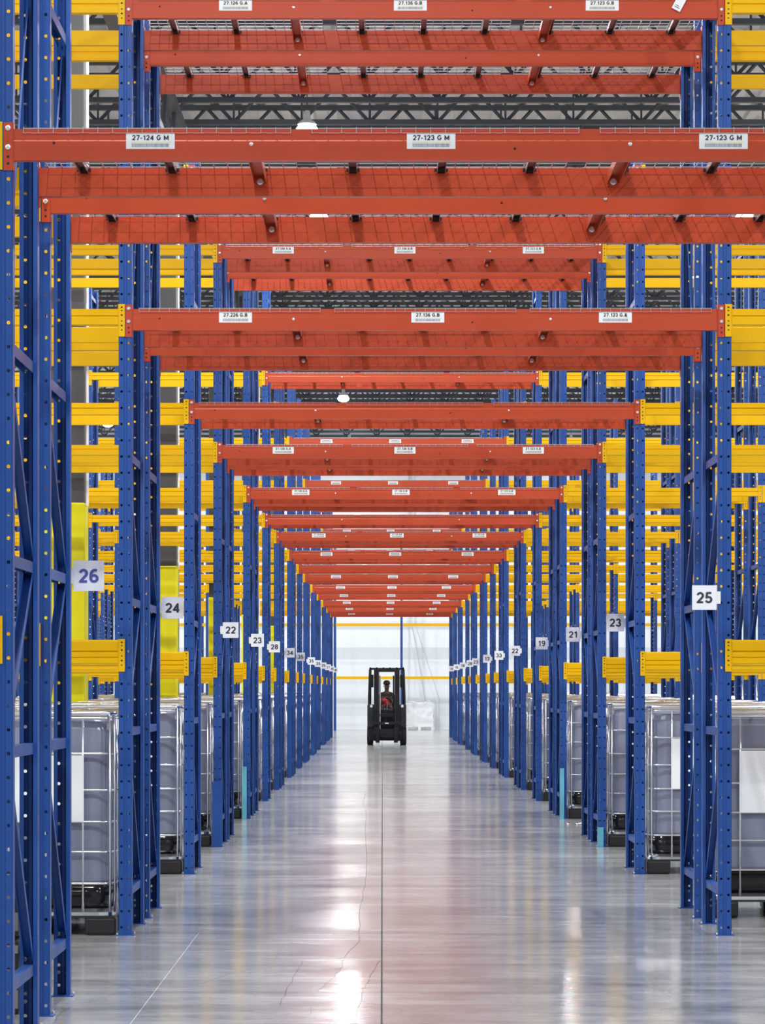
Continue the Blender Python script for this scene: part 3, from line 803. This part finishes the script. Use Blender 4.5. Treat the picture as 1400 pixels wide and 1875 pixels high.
# driver
def skin_body(name, verts, edges, root, m, parent, loc):
    me = bpy.data.meshes.new(name); me.from_pydata([v[:3] for v in verts], edges, [])
    o = bpy.data.objects.new(name, me); COL.objects.link(o); o.parent = parent; o.location = loc
    o.modifiers.new('skin', 'SKIN'); s = o.modifiers.new('sub', 'SUBSURF'); s.levels = 2; s.render_levels = 2
    sv = me.skin_vertices[0].data
    for i, v in enumerate(verts): sv[i].radius = (v[3], v[4] if len(v) > 4 else v[3]); sv[i].use_root = (i == root)
    me.materials.append(m); return o
def driver(x, y):
    r = empty('person', (x, y, 0))
    V = [(0, 1.30, .98, .13, .11), (0, 1.31, 1.15, .13, .10), (0, 1.29, 1.32, .14, .10), (0, 1.27, 1.45, .09, .07), (0, 1.25, 1.53, .05, .05), (0, 1.23, 1.60, .075, .085), (0, 1.22, 1.68, .078, .092), (0, 1.22, 1.74, .06, .07),
         (-.16, 1.27, 1.42, .055), (-.23, 1.16, 1.22, .043), (-.14, .98, 1.24, .032), (-.12, .93, 1.26, .028),
         (.16, 1.27, 1.42, .055), (.23, 1.16, 1.22, .043), (.14, .98, 1.24, .032), (.12, .93, 1.26, .028),
         (-.10, 1.2, .98, .085), (-.13, .88, .98, .065), (-.13, .80, .68, .05), (-.13, .72, .66, .035),
         (.10, 1.2, .98, .085), (.13, .88, .98, .065), (.13, .80, .68, .05), (.13, .72, .66, .035)]
    E = [(0, 1), (1, 2), (2, 3), (3, 4), (4, 5), (5, 6), (6, 7), (3, 8), (8, 9), (9, 10), (10, 11), (3, 12), (12, 13), (13, 14), (14, 15), (0, 16), (16, 17), (17, 18), (18, 19), (0, 20), (20, 21), (21, 22), (22, 23)]
    body = skin_body('body', V, E, 0, M['skin'], r, (0, 0, 0))
    # clothing
    V2 = [(0, 1.30, .97, .145, .125), (0, 1.31, 1.15, .145, .115), (0, 1.29, 1.32, .155, .115), (0, 1.27, 1.44, .10, .08), (-.165, 1.27, 1.42, .066), (-.235, 1.16, 1.22, .054), (-.16, 1.01, 1.235, .042), (.165, 1.27, 1.42, .066), (.235, 1.16, 1.22, .054), (.16, 1.01, 1.235, .042)]
    skin_body('jacket', V2, [(0, 1), (1, 2), (2, 3), (3, 4), (4, 5), (5, 6), (3, 7), (7, 8), (8, 9)], 0, M['cloth_dark'], r, (0, 0, 0))
    V3 = [(0, 1.285, 1.02, .150, .128), (0, 1.29, 1.14, .152, .122), (-.06, 1.25, 1.26, .12, .10), (-.235, 1.15, 1.215, .062), (-.165, 1.02, 1.235, .048)]
    skin_body('red_vest', V3, [(0, 1), (1, 2), (2, 3), (3, 4)], 0, M['cloth_red'], r, (0, 0, 0))
    V4 = [(0, 1.28, .95, .13), (-.10, 1.18, .98, .095), (-.13, .87, .985, .075), (-.13, .80, .72, .058), (.10, 1.18, .98, .095), (.13, .87, .985, .075), (.13, .80, .72, .058)]
    skin_body('trousers', V4, [(0, 1), (1, 2), (2, 3), (0, 4), (4, 5), (5, 6)], 0, M['cloth_dark'], r, (0, 0, 0))
    b = MB(); b.lathe([(.098, 1.70), (.10, 1.74), (.085, 1.79), (.05, 1.82), (.01, 1.825)], (0, 1.225, 0), M['cloth_dark'], 18); b.box(-.07, .07, 1.05, 1.15, 1.715, 1.727, M['cloth_dark']); b.build('cap', r, smooth=True)
    b = MB()
    b.box(-.045, -.018, 1.128, 1.136, 1.675, 1.685, M['ink']); b.box(.018, .045, 1.128, 1.136, 1.675, 1.685, M['ink'])
    b.box(-.012, .012, 1.108, 1.14, 1.63, 1.668, M['skin']); b.box(-.03, .03, 1.136, 1.142, 1.60, 1.608, M['ink'])
    b.box(-.095, -.08, 1.22, 1.25, 1.63, 1.68, M['skin']); b.box(.08, .095, 1.22, 1.25, 1.63, 1.68, M['skin'])
    b.build('face', r)
    for s in (-1, 1):       # fingers closed on the steering wheel
        b = MB()
        for k in range(4):
            z = 1.23+k*.018; x0 = s*.125; L = (.05, .058, .055, .042)[k]
            b.tube([(x0, .93, z), (x0+s*.006, .93-L*.5, z+.004), (x0+s*.03, .93-L*.75, z), (x0+s*.045, .93-L*.45, z-.002)], [.0095, .009, .008, .006], M['skin'], 8)
        b.tube([(x0-s*.012, .945, 1.25), (x0+s*.005, .90, 1.29), (x0+s*.028, .875, 1.285)], [.011, .01, .007], M['skin'], 8)
        b.build('fingers', r, smooth=True)
    tag(r, 'person in dark cap, dark jacket and red top seated driving the forklift', 'person')
driver(.12, 82.3)

# ------------------------------------------------------------------ by the back wall
r = empty('wrapped_pallet', (1.42, 113.4, 0))
b = MB(); 
for cx in (-.5, 0, .5): b.box(cx-.06, cx+.06, 0, .9, 0, .10, M['white'])
b.box(-.56, .56, 0, .9, .10, .13, M['white']); b.build('pallet', r)
b = MB(); nx, nz = 14, 10; rnd = random.Random(3)
def face_grid(fn, nu, nv):
    k = len(b.v)
    for a in range(nu+1):
        for c in range(nv+1): b.v.append(fn(a/nu, c/nv))
    for a in range(nu):
        for c in range(nv): b.f.append((k+a*(nv+1)+c, k+(a+1)*(nv+1)+c, k+(a+1)*(nv+1)+c+1, k+a*(nv+1)+c+1)); b.mi.append(b._m(M['film']))
J = lambda: rnd.uniform(-.02, .02)
face_grid(lambda u, v: (-.54+1.08*u+J(), J(), .13+.92*v+J()), nx, nz)
face_grid(lambda u, v: (.54+J(), .9*u, .13+.92*v+J()), 8, nz)
face_grid(lambda u, v: (-.54+J(), .9-.9*u, .13+.92*v+J()), 8, nz)
face_grid(lambda u, v: (-.54+1.08*u, .9*v, 1.05+J()+.05*math.sin(u*9)), nx, 8)
b.build('wrapped_load', r, smooth=True)
tag(r, 'white film wrapped pallet load standing by the back wall right of the forklift', 'wrapped pallet')
for i, (x0, x1, x2) in enumerate(((1.0, 1.02, 1.0), (1.08, 1.35, 1.65), (1.22, 1.62, 2.2))):
    b = MB(); b.tube([(x0, 114.9, ROOF), (x0+.02, 114.9, 4.2), (x1, 114.9, 3.0), (x2, 114.9, 1.2), (x2, 114.9, 0)], .014, M['cable'], 6)
    tag(b.build('hanging_cable'), f'thin grey cable hanging down the white back wall, {["left", "middle", "right"][i]} one', 'cable', 'grey cables on the back wall')
# scraps of film on the floor
b = MB(); rnd = random.Random(5)
for k in range(7):
    x = rnd.uniform(-.12, .12); yy = rnd.uniform(-.1, .1); b.face([(x, yy, .002), (x+.05, yy+.01, .012), (x+.04, yy+.05, .004), (x-.01, yy+.04, .02)], M['film'])
tag(b.build('film_scrap', loc=(2.28, 34.6, 0)), 'crumpled clear film scrap on the floor by the right posts', 'scrap')

# unused prototypes go
for p in [TOTE, TOTE_RED, DK, TIE, lamp]+list(frames.values())+list(OB.values())+list(YB.values()):
    if p.name not in USED:
        for c in list(p.children_recursive): bpy.data.objects.remove(c)
        bpy.data.objects.remove(p)
sc.cycles.use_denoising = True
sc.cycles.max_bounces = 8; sc.cycles.diffuse_bounces = 4; sc.cycles.glossy_bounces = 4
print('objects', len(bpy.data.objects))
